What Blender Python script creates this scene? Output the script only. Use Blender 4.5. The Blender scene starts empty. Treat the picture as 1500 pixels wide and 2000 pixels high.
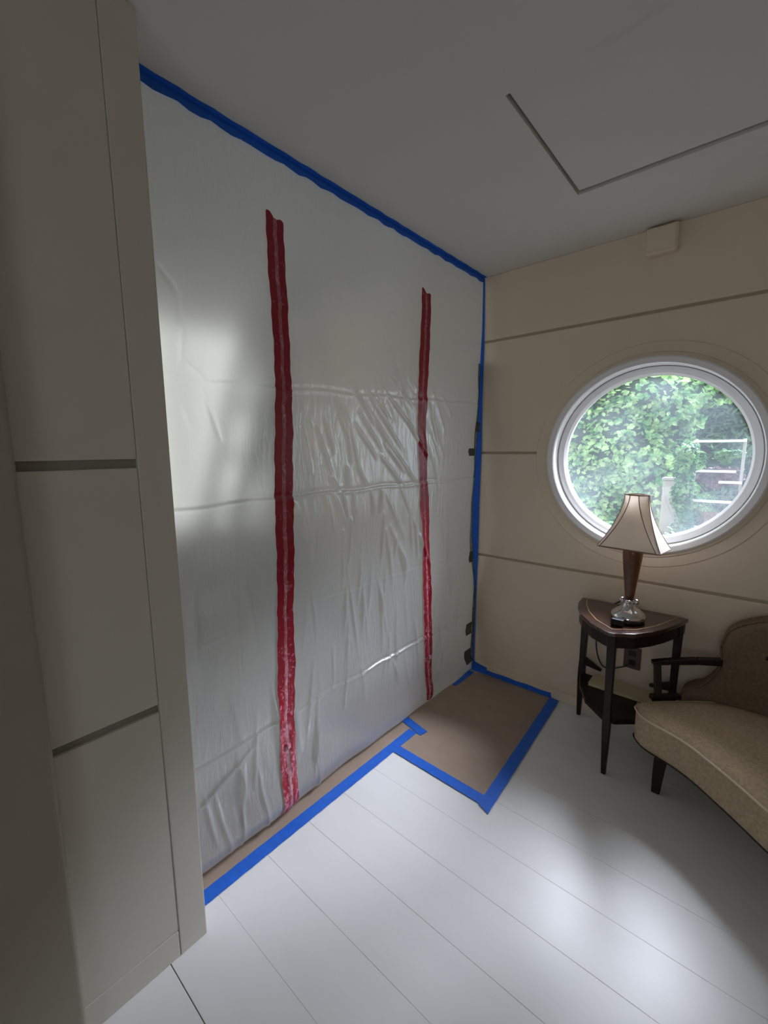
import bpy, bmesh, math, random
import numpy as np
from mathutils import Vector, Matrix, noise
random.seed(7); np.random.seed(7)
S = bpy.context.scene
COL = S.collection
# ------------------------------------------------------------------ camera
cam_d = bpy.data.cameras.new('camera'); cam = bpy.data.objects.new('camera', cam_d); COL.objects.link(cam)
R_ = Vector((0.7566756, 0.65374854, -0.00740833)); U_ = Vector((-0.08860801, 0.11377222, 0.98954763)); F_ = Vector((-0.64775817, 0.74811011, -0.14401602))
m = Matrix.Identity(4)
for i in range(3):
    m[i][0] = R_[i]; m[i][1] = U_[i]; m[i][2] = -F_[i]
m[0][3], m[1][3], m[2][3] = 1.3576, 0.0, 1.5
cam.matrix_world = m
cam_d.sensor_fit = 'AUTO'; cam_d.sensor_width = 36; cam_d.lens = 36 * 844.45 / 2000; cam_d.clip_start = 0.02
S.camera = cam
# ------------------------------------------------------------------ world, sun, exposure
W = bpy.data.worlds.new('world'); S.world = W; W.use_nodes = True
bg = W.node_tree.nodes['Background']; bg.inputs[0].default_value = (0.80, 0.90, 1.0, 1); bg.inputs[1].default_value = 1.9
for nm, en, ang, d in (('veiled_sun', 3.1, 22, (-0.06, 0.90, 1.00)), ('added_sky_sun', 15, 34, (0.56, 0.90, 0.88))):  # the second is an extra soft sun, added to brighten the left floor
    sun_d = bpy.data.lights.new(nm, 'SUN'); sun = bpy.data.objects.new(nm, sun_d); COL.objects.link(sun)
    sun_d.energy = en; sun_d.angle = math.radians(ang); sun_d.color = (0.82, 0.87, 1.0)
    sun.rotation_euler = Vector(d).to_track_quat('Z', 'Y').to_euler(); sun.location = Vector(d) * 8
for nm, loc, rot, sx, sy in (('portal_round', (0.925, 2.66, 1.45), (math.radians(-90), 0, 0), 0.9, 0.9),
                             ('portal_rear', (1.75, -2.14, 1.45), (math.radians(90), 0, 0), 1.1, 1.2),
                             ('portal_far', (-2.34, 1.5, 1.67), (0, math.radians(-90), 0), 1.65, 1.4)):
    ld = bpy.data.lights.new(nm, 'AREA'); ld.shape = 'RECTANGLE'; ld.size = sx; ld.size_y = sy; ld.cycles.is_portal = True
    lo = bpy.data.objects.new(nm, ld); COL.objects.link(lo); lo.location = loc; lo.rotation_euler = rot
S.view_settings.view_transform = 'Standard'; S.view_settings.look = 'None'; S.view_settings.gamma = 1
S.view_settings.use_curve_mapping = False; S.view_settings.exposure = 0.35
S.cycles.max_bounces = 12; S.cycles.diffuse_bounces = 7; S.cycles.transparent_max_bounces = 12

# ------------------------------------------------------------------ materials
def mat(name, col, rough=0.6, metal=0.0, var=0.0, scale=20.0, bump=0.0, bscale=80.0, spec=0.5, stretch=None, coat=0.0, col2=None):
    M = bpy.data.materials.new(name); M.use_nodes = True
    nt = M.node_tree; b = nt.nodes['Principled BSDF']
    b.inputs['Base Color'].default_value = (*col, 1); b.inputs['Roughness'].default_value = rough
    b.inputs['Metallic'].default_value = metal; b.inputs['Specular IOR Level'].default_value = spec
    b.inputs['Coat Weight'].default_value = coat; b.inputs['Coat Roughness'].default_value = 0.12
    tc = nt.nodes.new('ShaderNodeTexCoord'); mp = nt.nodes.new('ShaderNodeMapping')
    nt.links.new(tc.outputs['Object'], mp.inputs[0])
    if stretch: mp.inputs['Scale'].default_value = stretch
    if var or col2:
        n = nt.nodes.new('ShaderNodeTexNoise'); n.inputs['Scale'].default_value = scale; n.inputs['Detail'].default_value = 4
        r = nt.nodes.new('ShaderNodeValToRGB'); c2 = col2 or tuple(c * (1 - var) for c in col)
        r.color_ramp.elements[0].position = 0.35; r.color_ramp.elements[1].position = 0.65
        r.color_ramp.elements[0].color = (*c2, 1); r.color_ramp.elements[1].color = (*col, 1)
        nt.links.new(mp.outputs[0], n.inputs[0]); nt.links.new(n.outputs[0], r.inputs[0]); nt.links.new(r.outputs[0], b.inputs['Base Color'])
    if bump:
        n = nt.nodes.new('ShaderNodeTexNoise'); n.inputs['Scale'].default_value = bscale; n.inputs['Detail'].default_value = 3
        bn = nt.nodes.new('ShaderNodeBump'); bn.inputs['Strength'].default_value = bump; bn.inputs['Distance'].default_value = 0.002
        nt.links.new(mp.outputs[0], n.inputs[0]); nt.links.new(n.outputs[0], bn.inputs['Height']); nt.links.new(bn.outputs[0], b.inputs['Normal'])
    return M
m_wall = mat('warm_wall_paint', (0.77, 0.65, 0.50), 0.65, var=0.03, scale=3, bump=0.15, bscale=60)
m_pier = mat('greige_paint', (0.60, 0.56, 0.49), 0.5, var=0.03, scale=3, bump=0.15, bscale=60)
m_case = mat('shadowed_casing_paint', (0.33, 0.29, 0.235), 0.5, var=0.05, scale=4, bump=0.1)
m_core = mat('wall_core', (0.50, 0.42, 0.31), 0.9)
m_ceil = mat('ceiling_paint', (0.66, 0.64, 0.60), 0.8, bump=0.1, bscale=90)
m_under = mat('floor_joint', (0.62, 0.61, 0.60), 0.8)
m_gap = mat('dark_joint', (0.13, 0.11, 0.06), 0.9)
m_white = mat('white_gloss_paint', (0.90, 0.90, 0.90), 0.3)
m_bare = mat('bare_wall', (0.46, 0.44, 0.38), 0.8)
m_floor = mat('painted_floorboard', (0.80, 0.80, 0.79), 0.30, var=0.03, scale=2.5, bump=0.06, bscale=30, stretch=(1, 4, 1), spec=0.55)
m_paper = mat('brown_paper', (0.36, 0.27, 0.21), 0.85, var=0.08, scale=10, bump=0.3, bscale=25)
m_tape = mat('blue_painters_tape', (0.008, 0.13, 0.66), 0.55, var=0.12, scale=30, bump=0.3, bscale=60)
m_gtape_gap = mat('green_tape_and_gap_shade', (0.09, 0.10, 0.075), 0.6, var=0.2, scale=20)  # tape scraps, and the shadow gap drawn as a dark strip
m_dark = mat('dark_mahogany', (0.022, 0.010, 0.008), 0.4, var=0.4, scale=12, stretch=(1, 8, 1), coat=0.1, spec=0.3)
m_top = mat('mahogany_top', (0.075, 0.030, 0.022), 0.25, var=0.4, scale=9, stretch=(1, 7, 1), coat=0.5)
m_inlay = mat('pale_inlay', (0.55, 0.36, 0.16), 0.4)
m_vase = mat('brown_wood', (0.17, 0.062, 0.026), 0.32, var=0.45, scale=14, stretch=(3, 3, 0.5), coat=0.3)
m_chrome = mat('chrome', (0.75, 0.75, 0.76), 0.07, metal=1.0)
m_black = mat('black_plastic', (0.008, 0.008, 0.009), 0.35)
m_trim = mat('brown_shade_trim', (0.20, 0.13, 0.09), 0.7)
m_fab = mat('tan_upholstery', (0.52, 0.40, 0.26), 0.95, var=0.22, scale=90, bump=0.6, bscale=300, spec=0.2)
m_fabd = mat('shaded_tufted_upholstery', (0.22, 0.155, 0.10), 0.95, var=0.22, scale=90, bump=0.6, bscale=300, spec=0.2)  # backrest cloth, darkened to include the shade below the window
m_pipe = mat('piping_cord', (0.66, 0.54, 0.38), 0.8)
m_book = mat('cream_paper_cover', (0.62, 0.54, 0.33), 0.7, var=0.08, scale=12)
m_outlet = mat('brown_outlet_plate', (0.10, 0.065, 0.05), 0.5)
m_alu = mat('aluminium', (0.52, 0.52, 0.52), 0.4, metal=0.2)
m_wrap = mat('concrete', (0.42, 0.42, 0.40), 0.9, var=0.2, scale=6, bump=0.5, bscale=20)
m_gwhite = mat('white_garden_paint', (0.82, 0.82, 0.84), 0.5)
m_soil = mat('garden_soil', (0.10, 0.08, 0.05), 1.0, var=0.4, scale=5)
m_bark = mat('bark', (0.24, 0.17, 0.12), 0.95, var=0.4, scale=20, bump=0.6, bscale=30)
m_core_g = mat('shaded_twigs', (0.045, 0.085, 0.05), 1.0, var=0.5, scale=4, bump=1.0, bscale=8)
m_mauve = mat('mauve_leaf', (0.30, 0.20, 0.25), 0.7, var=0.3, scale=8)
m_stone = mat('pale_stone', (0.66, 0.66, 0.64), 0.9, var=0.2, scale=8)
m_terra = mat('terracotta', (0.42, 0.24, 0.16), 0.9)

def facing_gloss(nt, f0, f1, p):
    lw = nt.nodes.new('ShaderNodeLayerWeight'); lw.inputs[0].default_value = 0.5
    pw = nt.nodes.new('ShaderNodeMath'); pw.operation = 'POWER'; pw.inputs[1].default_value = p
    mr = nt.nodes.new('ShaderNodeMapRange'); mr.inputs[3].default_value = f0; mr.inputs[4].default_value = f1
    nt.links.new(lw.outputs['Facing'], pw.inputs[0]); nt.links.new(pw.outputs[0], mr.inputs[0]); return mr.outputs[0]

m_core2 = mat('pier_core', (0.28, 0.26, 0.22), 0.9)
def leaf_mat(name, c1, c2, scale):
    M = bpy.data.materials.new(name); M.use_nodes = True; nt = M.node_tree; nt.nodes.clear()
    o = nt.nodes.new('ShaderNodeOutputMaterial'); p = nt.nodes.new('ShaderNodeBsdfPrincipled'); t = nt.nodes.new('ShaderNodeBsdfTranslucent'); mx = nt.nodes.new('ShaderNodeMixShader')
    tc = nt.nodes.new('ShaderNodeTexCoord'); n = nt.nodes.new('ShaderNodeTexNoise'); n.inputs['Scale'].default_value = scale; n.inputs['Detail'].default_value = 2
    r = nt.nodes.new('ShaderNodeValToRGB'); r.color_ramp.elements[0].position = 0.38; r.color_ramp.elements[1].position = 0.62
    r.color_ramp.elements[0].color = (*c1, 1); r.color_ramp.elements[1].color = (*c2, 1)
    nt.links.new(tc.outputs['Object'], n.inputs[0]); nt.links.new(n.outputs[0], r.inputs[0])
    nt.links.new(r.outputs[0], p.inputs['Base Color']); nt.links.new(r.outputs[0], t.inputs[0]); p.inputs['Roughness'].default_value = 0.45
    mx.inputs[0].default_value = 0.4; nt.links.new(p.outputs[0], mx.inputs[1]); nt.links.new(t.outputs[0], mx.inputs[2]); nt.links.new(mx.outputs[0], o.inputs[0])
    return M
m_leaf = leaf_mat('hedge_leaf', (0.11, 0.34, 0.12), (0.56, 0.80, 0.38), 9)
m_leafy = leaf_mat('yellow_green_leaf', (0.16, 0.34, 0.07), (0.50, 0.66, 0.22), 5)
m_leafd = leaf_mat('conifer_needle', (0.08, 0.19, 0.12), (0.24, 0.40, 0.24), 3)
m_ivy = leaf_mat('ivy_leaf', (0.05, 0.20, 0.09), (0.24, 0.46, 0.20), 9)

# window glass: clear pane, uneven pale mix imitating the haze of room reflections
m_glass = bpy.data.materials.new('glass_painted_haze'); m_glass.use_nodes = True; nt = m_glass.node_tree; nt.nodes.clear()
o = nt.nodes.new('ShaderNodeOutputMaterial'); tr = nt.nodes.new('ShaderNodeBsdfTransparent'); tl = nt.nodes.new('ShaderNodeBsdfTranslucent'); gl = nt.nodes.new('ShaderNodeBsdfGlossy')
tl.inputs[0].default_value = (0.80, 0.90, 1.0, 1); gl.inputs['Roughness'].default_value = 0.02
tc = nt.nodes.new('ShaderNodeTexCoord'); n = nt.nodes.new('ShaderNodeTexNoise'); n.inputs['Scale'].default_value = 2.6; n.inputs['Detail'].default_value = 3
mr = nt.nodes.new('ShaderNodeMapRange'); mr.inputs[1].default_value = 0.35; mr.inputs[2].default_value = 0.7; mr.inputs[3].default_value = 0.01; mr.inputs[4].default_value = 0.06
m1 = nt.nodes.new('ShaderNodeMixShader'); m2 = nt.nodes.new('ShaderNodeMixShader'); fr = facing_gloss(nt, 0.04, 0.6, 4.5)
nt.links.new(tc.outputs['Object'], n.inputs[0]); nt.links.new(n.outputs[0], mr.inputs[0]); nt.links.new(mr.outputs[0], m1.inputs[0])
nt.links.new(tr.outputs[0], m1.inputs[1]); nt.links.new(tl.outputs[0], m1.inputs[2]); nt.links.new(fr, m2.inputs[0]); nt.links.new(m1.outputs[0], m2.inputs[1]); nt.links.new(gl.outputs[0], m2.inputs[2]); nt.links.new(m2.outputs[0], o.inputs[0])

# milky plastic film: cloudy transmission + sheen
m_poly = bpy.data.materials.new('milky_plastic_film'); m_poly.use_nodes = True; nt = m_poly.node_tree; nt.nodes.clear()
o = nt.nodes.new('ShaderNodeOutputMaterial'); tl = nt.nodes.new('ShaderNodeBsdfTranslucent'); df = nt.nodes.new('ShaderNodeBsdfDiffuse'); rf = nt.nodes.new('ShaderNodeBsdfRefraction'); gl = nt.nodes.new('ShaderNodeBsdfGlossy')
tl.inputs[0].default_value = (0.90, 0.90, 0.88, 1); df.inputs[0].default_value = (0.80, 0.81, 0.84, 1); rf.inputs[0].default_value = (0.80, 0.73, 0.61, 1); rf.inputs['IOR'].default_value = 1.12; rf.inputs['Roughness'].default_value = 0.70
gl.inputs['Roughness'].default_value = 0.16; gl.inputs[0].default_value = (0.95, 0.98, 1, 1)
a = nt.nodes.new('ShaderNodeMixShader'); b = nt.nodes.new('ShaderNodeMixShader'); c = nt.nodes.new('ShaderNodeMixShader')
a.inputs[0].default_value = 0.50; b.inputs[0].default_value = 0.22
nt.links.new(tl.outputs[0], a.inputs[1]); nt.links.new(rf.outputs[0], a.inputs[2]); nt.links.new(a.outputs[0], b.inputs[1]); nt.links.new(df.outputs[0], b.inputs[2])
fr = facing_gloss(nt, 0.09, 0.7, 3.5); nt.links.new(fr, c.inputs[0]); nt.links.new(b.outputs[0], c.inputs[1]); nt.links.new(gl.outputs[0], c.inputs[2]); nt.links.new(c.outputs[0], o.inputs[0])
tc = nt.nodes.new('ShaderNodeTexCoord'); n = nt.nodes.new('ShaderNodeTexNoise'); n.inputs['Scale'].default_value = 14; n.inputs['Detail'].default_value = 4; n.inputs['Distortion'].default_value = 1.0
mp = nt.nodes.new('ShaderNodeMapping'); mp.inputs['Scale'].default_value = (1, 3.2, 0.6)
bn = nt.nodes.new('ShaderNodeBump'); bn.inputs['Strength'].default_value = 0.55; bn.inputs['Distance'].default_value = 0.007
nt.links.new(tc.outputs['Object'], mp.inputs[0]); nt.links.new(mp.outputs[0], n.inputs[0]); nt.links.new(n.outputs[0], bn.inputs['Height'])
for q in (df, gl, tl): nt.links.new(bn.outputs[0], q.inputs['Normal'])

# lamp shade cloth
m_shade = bpy.data.materials.new('cream_shade_cloth'); m_shade.use_nodes = True; nt = m_shade.node_tree; nt.nodes.clear()
o = nt.nodes.new('ShaderNodeOutputMaterial'); tl = nt.nodes.new('ShaderNodeBsdfTranslucent'); df = nt.nodes.new('ShaderNodeBsdfDiffuse'); mx = nt.nodes.new('ShaderNodeMixShader')
tl.inputs[0].default_value = (0.90, 0.84, 0.77, 1); df.inputs[0].default_value = (0.90, 0.85, 0.78, 1); mx.inputs[0].default_value = 0.55
nt.links.new(tl.outputs[0], mx.inputs[1]); nt.links.new(df.outputs[0], mx.inputs[2]); nt.links.new(mx.outputs[0], o.inputs[0])

# red adhesive zipper strip with pale rubbed patches
def red_mat(name, c1, c2, lo, hi):
    M = mat(name, c2, 0.35); nt = M.node_tree; b = nt.nodes['Principled BSDF']
    tc = nt.nodes.new('ShaderNodeTexCoord'); mp = nt.nodes.new('ShaderNodeMapping'); mp.inputs['Scale'].default_value = (1, 1.3, 1)
    v = nt.nodes.new('ShaderNodeTexNoise'); v.inputs['Scale'].default_value = 38; v.inputs['Detail'].default_value = 3; v.inputs['Distortion'].default_value = 1.4
    g = nt.nodes.new('ShaderNodeSeparateXYZ'); mz = nt.nodes.new('ShaderNodeMapRange')
    mz.inputs[1].default_value = 0.0; mz.inputs[2].default_value = 1.3; mz.inputs[3].default_value = 0.08; mz.inputs[4].default_value = -0.10
    ad = nt.nodes.new('ShaderNodeMath'); r = nt.nodes.new('ShaderNodeValToRGB')
    r.color_ramp.elements[0].position = lo; r.color_ramp.elements[0].color = (*c1, 1); r.color_ramp.elements[1].position = hi; r.color_ramp.elements[1].color = (*c2, 1)
    nt.links.new(tc.outputs['Object'], mp.inputs[0]); nt.links.new(mp.outputs[0], v.inputs[0]); nt.links.new(tc.outputs['Object'], g.inputs[0]); nt.links.new(g.outputs[2], mz.inputs[0])
    nt.links.new(v.outputs[0], ad.inputs[0]); nt.links.new(mz.outputs[0], ad.inputs[1]); nt.links.new(ad.outputs[0], r.inputs[0]); nt.links.new(r.outputs[0], b.inputs['Base Color'])
    return M
m_red = red_mat('red_strip', (0.30, 0.008, 0.022), (0.58, 0.19, 0.25), 0.56, 0.66)
m_zip = red_mat('translucent_zip_track', (0.46, 0.13, 0.16), (0.72, 0.36, 0.43), 0.42, 0.62)

# ------------------------------------------------------------------ mesh helpers
class MB:
    def __init__(s): s.v = []; s.f = []
    def add(s, V, F):
        k = len(s.v); s.v += [tuple(p) for p in V]; s.f += [tuple(i + k for i in f) for f in F]; return s
    def box(s, x0, x1, y0, y1, z0, z1):
        V = [(x, y, z) for z in (z0, z1) for y in (y0, y1) for x in (x0, x1)]
        return s.add(V, [(0, 2, 3, 1), (4, 5, 7, 6), (0, 1, 5, 4), (2, 6, 7, 3), (0, 4, 6, 2), (1, 3, 7, 5)])
    def prism(s, poly, z0, z1):
        n = len(poly); V = [(x, y, z0) for x, y in poly] + [(x, y, z1) for x, y in poly]
        return s.add(V, [tuple(range(n - 1, -1, -1)), tuple(range(n, 2 * n))] + [(i, (i + 1) % n, n + (i + 1) % n, n + i) for i in range(n)])
    def loft(s, rings, cap=True, closed=True):
        n = len(rings[0]); V = [p for r in rings for p in r]; F = []
        for k in range(len(rings) - 1):
            for i in range(n if closed else n - 1):
                j = (i + 1) % n; F.append((k * n + i, k * n + j, (k + 1) * n + j, (k + 1) * n + i))
        if cap: F += [tuple(range(n - 1, -1, -1)), tuple(range((len(rings) - 1) * n, len(rings) * n))]
        return s.add(V, F)
    def lathe(s, prof, c=(0, 0, 0), n=32, axis='z', cap=False):
        rings = []
        for r, h in prof:
            ring = []
            for i in range(n):
                t = 2 * math.pi * i / n
                ring.append((c[0] + r * math.cos(t), c[1] + r * math.sin(t), c[2] + h) if axis == 'z' else (c[0] + r * math.cos(t), c[1] + h, c[2] + r * math.sin(t)))
            rings.append(ring)
        return s.loft(rings, cap)
    def tube(s, pts, r, n=8, closed=False):
        P = [Vector(p) for p in pts]; L = len(P); rings = []
        for i, p in enumerate(P):
            if closed: t = P[(i + 1) % L] - P[i - 1]
            else: t = P[min(i + 1, L - 1)] - P[max(i - 1, 0)]
            t.normalize(); a = t.cross(Vector((0, 0, 1)))
            if a.length < 0.05: a = t.cross(Vector((1, 0, 0)))
            a.normalize(); b = t.cross(a); rr = r[i] if isinstance(r, (list, tuple)) else r
            rings.append([p + rr * (math.cos(2 * math.pi * k / n) * a + math.sin(2 * math.pi * k / n) * b) for k in range(n)])
        if closed: rings.append(rings[0])
        return s.loft(rings, not closed)
    def beam(s, p, q, w, h, w2=None, h2=None):
        p = Vector(p); q = Vector(q); t = (q - p).normalized(); a = t.cross(Vector((0, 0, 1)))
        if a.length < 0.15: a = Vector((1, 0, 0)); a = (a - t * a.dot(t))
        a.normalize(); b = a.cross(t); w2 = w if w2 is None else w2; h2 = h if h2 is None else h2; rings = []
        for c, ww, hh in ((p, w, h), (q, w2, h2)):
            rings.append([c + a * sx * ww / 2 + b * sy * hh / 2 for sx, sy in ((-1, -1), (1, -1), (1, 1), (-1, 1))])
        return s.loft(rings)
    def build(s, name, material, parent=None, smooth=False, bevel=0.0, seg=2, loc=None, origin=None):
        me = bpy.data.meshes.new(name)
        V = s.v
        if origin is not None:
            V = [(x - origin[0], y - origin[1], z - origin[2]) for x, y, z in V]
        me.from_pydata(V, [], s.f); me.update()
        bm = bmesh.new(); bm.from_mesh(me); bmesh.ops.recalc_face_normals(bm, faces=bm.faces); bm.to_mesh(me); bm.free()
        if smooth:
            for p in me.polygons: p.use_smooth = True
        me.materials.append(material)
        ob = bpy.data.objects.new(name, me); COL.objects.link(ob)
        if origin is not None: ob.location = origin
        if parent is not None:
            ob.parent = parent
            if parent.parent is not None: ob.location = (0, 0, 0)
            elif origin is not None: ob.location = Vector(origin) - Vector(parent.location)
            else: ob.location = -Vector(parent.location)
        if bevel:
            md = ob.modifiers.new('bevel', 'BEVEL'); md.width = bevel; md.segments = seg; md.limit_method = 'ANGLE'; md.angle_limit = math.radians(40)
        return ob
def empty(name, loc, label, cat, group=None):
    o = bpy.data.objects.new(name, None); COL.objects.link(o); o.location = loc; o.empty_display_size = 0.05
    tag(o, label, cat, group); return o
def tag(o, label, cat, group=None):
    o['label'] = label; o['category'] = cat
    if group: o['group'] = group
    return o
def struct(o): o['kind'] = 'structure'; return o
def sroot(name, loc=(0, 0, 0)):
    o = bpy.data.objects.new(name, None); COL.objects.link(o); o.location = loc; return struct(o)
def catmull(P, n=8, closed=True):
    out = []; L = len(P); D = len(P[0])
    for i in range(L if closed else L - 1):
        g = (lambda k: P[k % L]) if closed else (lambda k: P[max(0, min(L - 1, k))])
        a, b, c, d = g(i - 1), g(i), g(i + 1), g(i + 2)
        for k in range(n):
            t = k / n
            out.append(tuple(0.5 * (2 * b[j] + (c[j] - a[j]) * t + (2 * a[j] - 5 * b[j] + 4 * c[j] - d[j]) * t * t + (3 * b[j] - a[j] - 3 * c[j] + d[j]) * t ** 3) for j in range(D)))
    if not closed: out.append(tuple(P[-1]))
    return out
def interp(x, xs, ys): return float(np.interp(x, xs, ys))

D, H = 2.502, 2.514
WX, WZ = 0.925, 1.448
# ------------------------------------------------------------------ floor: painted boards running along x
fl = struct(MB().box(-2.6, 3.3, -2.3, 2.63, -0.12, -0.02).build('floor', m_under))
edges = [-2.145 + 0.195 * k for k in range(26)]
for k in range(len(edges) - 1):
    y0, y1 = edges[k] + 0.0003, min(edges[k + 1] - 0.0003, D)
    if abs(edges[k] - 0.39) < 0.01: y0 = 0.3930
    if abs(edges[k + 1] - 0.39) < 0.01: y1 = 0.3904
    if y1 - y0 < 0.01: continue
    MB().box(-2.2, 3.1, y0, y1, -0.02, random.uniform(-0.0004, 0.0)).build('floorboard', m_floor, fl, bevel=0.0005, seg=1)
MB().box(-2.2, 3.1, 0.3892, 0.3945, -0.021, -0.004).build('open_joint', m_gap, fl)
# ------------------------------------------------------------------ ceiling with access hatch
ce = MB()
hx0, hx1, hy0, hy1 = 0.703, 1.75, 1.309, 1.975
for b in ((-2.2, 0.0, -2.1, D), (0.0, hx0, -2.1, D), (hx1, 3.1, -2.1, D), (hx0, hx1, -2.1, hy0), (hx0, hx1, hy1, D)): ce.box(b[0], b[1], b[2], b[3], H, H + 0.1)
ceil = struct(ce.build('ceiling', m_ceil))
MB().box(hx0 + 0.009, hx1 - 0.009, hy0 + 0.001, hy1 - 0.017, H + 0.006, H + 0.03).build('hatch_panel', m_ceil, ceil, bevel=0.002)
MB().box(hx0, hx1, hy0, hy1, H + 0.032, H + 0.1).build('hatch_recess', m_gap, ceil)
# ------------------------------------------------------------------ back wall with round opening
def cut(ob, r):
    c = MB().lathe([(r, -0.4), (r, 0.4)], (WX, D + 0.08, WZ), 72, 'y', cap=True).build('cutter', m_core)
    md = ob.modifiers.new('b', 'BOOLEAN'); md.object = c; md.operation = 'DIFFERENCE'; md.solver = 'EXACT'
    bpy.context.view_layer.update(); dg = bpy.context.evaluated_depsgraph_get()
    me = bpy.data.meshes.new_from_object(ob.evaluated_get(dg)); ob.modifiers.clear(); ob.data = me
    bpy.data.objects.remove(c)
wb = MB().box(-2.2, 3.1, D + 0.011, D + 0.12, 0, H + 0.1).build('wall_back', m_core); cut(wb, 0.462); struct(wb)
seams = [0.0, 0.811, 1.472, 2.142, H]
for k in range(4):
    z0 = seams[k] + (0.007 if k else 0); z1 = seams[k + 1] - (0.007 if k < 3 else 0)
    for x0, x1 in ((-2.19, -0.002), (0.0, 3.1)):
        p = MB().box(x0, x1, D, D + 0.012, z0, z1).build('wall_panel', m_wall)
        if k and x0 == 0.0: cut(p, 0.462)
        p.parent = wb
        md = p.modifiers.new('bevel', 'BEVEL'); md.width = 0.005; md.segments = 2; md.limit_method = 'ANGLE'
struct(MB().box(0.0, 3.1, D - 0.012, D, 0, 0.062).build('baseboard_back', m_wall, bevel=0.006))
# round window
wn = sroot('window_1', (WX, D, WZ))
MB().lathe([(0.462, 0.0), (0.462, -0.012), (0.500, -0.012), (0.506, -0.006), (0.552, -0.004), (0.556, 0.0)], (WX, D, WZ), 96, 'y').build('outer_ring', m_wall, wn, smooth=False, bevel=0.0)
MB().lathe([(0.447, 0.0), (0.447, -0.028), (0.452, -0.034), (0.476, -0.034), (0.484, -0.026), (0.484, -0.0125)], (WX, D, WZ), 96, 'y').build('casing_ring', m_white, wn, smooth=False)
MB().lathe([(0.447, -0.002), (0.447, 0.06)], (WX, D, WZ), 96, 'y').build('reveal', m_white, wn, smooth=True)
MB().lathe([(0.447, 0.045), (0.442, 0.034), (0.428, 0.034), (0.414, 0.040), (0.404, 0.058), (0.404, 0.080), (0.462, 0.095)], (WX, D, WZ), 96, 'y').build('sash', m_white, wn, smooth=False)
MB().lathe([(0.448, 0.0435), (0.4465, 0.0415), (0.444, 0.0405), (0.444, 0.044)], (WX, D, WZ), 96, 'y').build('gasket', m_gap, wn)
MB().lathe([(0.406, 0.066), (0.406, 0.069)], (WX, D, WZ), 96, 'y', cap=True).build('pane', m_glass, wn)
MB().lathe([(0.462, 0.095), (0.462, 0.12), (0.50, 0.12), (0.50, 0.13), (0.445, 0.13), (0.445, 0.095)], (WX, D, WZ), 64, 'y').build('outer_casing', m_white, wn)
# ------------------------------------------------------------------ left pier with panels and trim
PX = 0.173
pier = struct(MB().box(-0.10, PX - 0.010, -2.1, 0.503 - 0.002, 0, H).build('wall_left', m_core2))
zs = [0.088, 0.803, 1.469, H]
for k in range(3):
    MB().box(PX - 0.012, PX, 0.16, 0.4215, zs[k] + (0.011 if k else 0.002), zs[k + 1] - (0.011 if k < 2 else 0)).build('wall_panel', m_pier, pier, bevel=0.002)
MB().box(PX - 0.012, PX + 0.001, 0.16, 0.421, 0, 0.0885).build('base_board', m_pier, pier, bevel=0.003)
MB().box(-0.10, PX + 0.002, 0.4220, 0.503, 0, H).build('corner_board', m_pier, pier, bevel=0.003)
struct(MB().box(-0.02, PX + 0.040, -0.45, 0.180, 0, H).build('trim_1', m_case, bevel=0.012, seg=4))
struct(MB().box(PX - 0.02, PX + 0.012, -2.1, -0.45, 0, H).build('trim_2', m_pier))
# ------------------------------------------------------------------ rest of the room (right and rear walls, unseen rear window added for fill light)
struct(MB().box(3.1, 3.2, -2.2, 2.65, 0, H + 0.1).build('wall_right', m_wall))
wr = MB(); rx0, rx1, rz0, rz1 = 1.2, 2.3, 0.85, 2.05
for b in ((-0.1, rx0, 0, H), (rx1, 3.1, 0, H), (rx0, rx1, 0, rz0), (rx0, rx1, rz1, H)): wr.box(b[0], b[1], -2.2, -2.1, b[2], b[3])
struct(wr.build('wall_rear', m_wall))
w2 = sroot('fill_window', (1.75, -2.15, 1.45))
for b in ((rx0, rx0 + .05, rz0, rz1), (rx1 - .05, rx1, rz0, rz1), (rx0 + .05, rx1 - .05, rz0, rz0 + .05), (rx0 + .05, rx1 - .05, rz1 - .05, rz1)):
    MB().box(b[0], b[1], -2.18, -2.10, b[2], b[3]).build('window_frame', m_white, w2)
# ------------------------------------------------------------------ space behind the plastic
fw = MB(); fy0, fy1, fz0, fz1 = 0.8, 2.2, 0.85, 2.50
for b in ((-2.2, fy0, 0, H), (fy1, 2.66, 0, H), (fy0, fy1, 0, fz0), (fy0, fy1, fz1, H)): fw.box(-2.3, -2.2, b[0], b[1], b[2], b[3])
struct(fw.build('wall_far', m_bare))
w3 = sroot('window_3', (-2.25, 1.55, 1.55))
for b in ((fy0, fy0 + .05, fz0, fz1), (fy1 - .05, fy1, fz0, fz1), (fy0 + .05, fy1 - .05, fz0, fz0 + .05), (fy0 + .05, fy1 - .05, fz1 - .05, fz1), (1.53, 1.57, fz0 + .05, fz1 - .05)):
    MB().box(-2.28, -2.2, b[0], b[1], b[2], b[3]).build('window_frame', m_white, w3)
struct(MB().box(-2.2, -0.1, -2.2, -2.1, 0, H).build('wall_front', m_bare))
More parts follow.
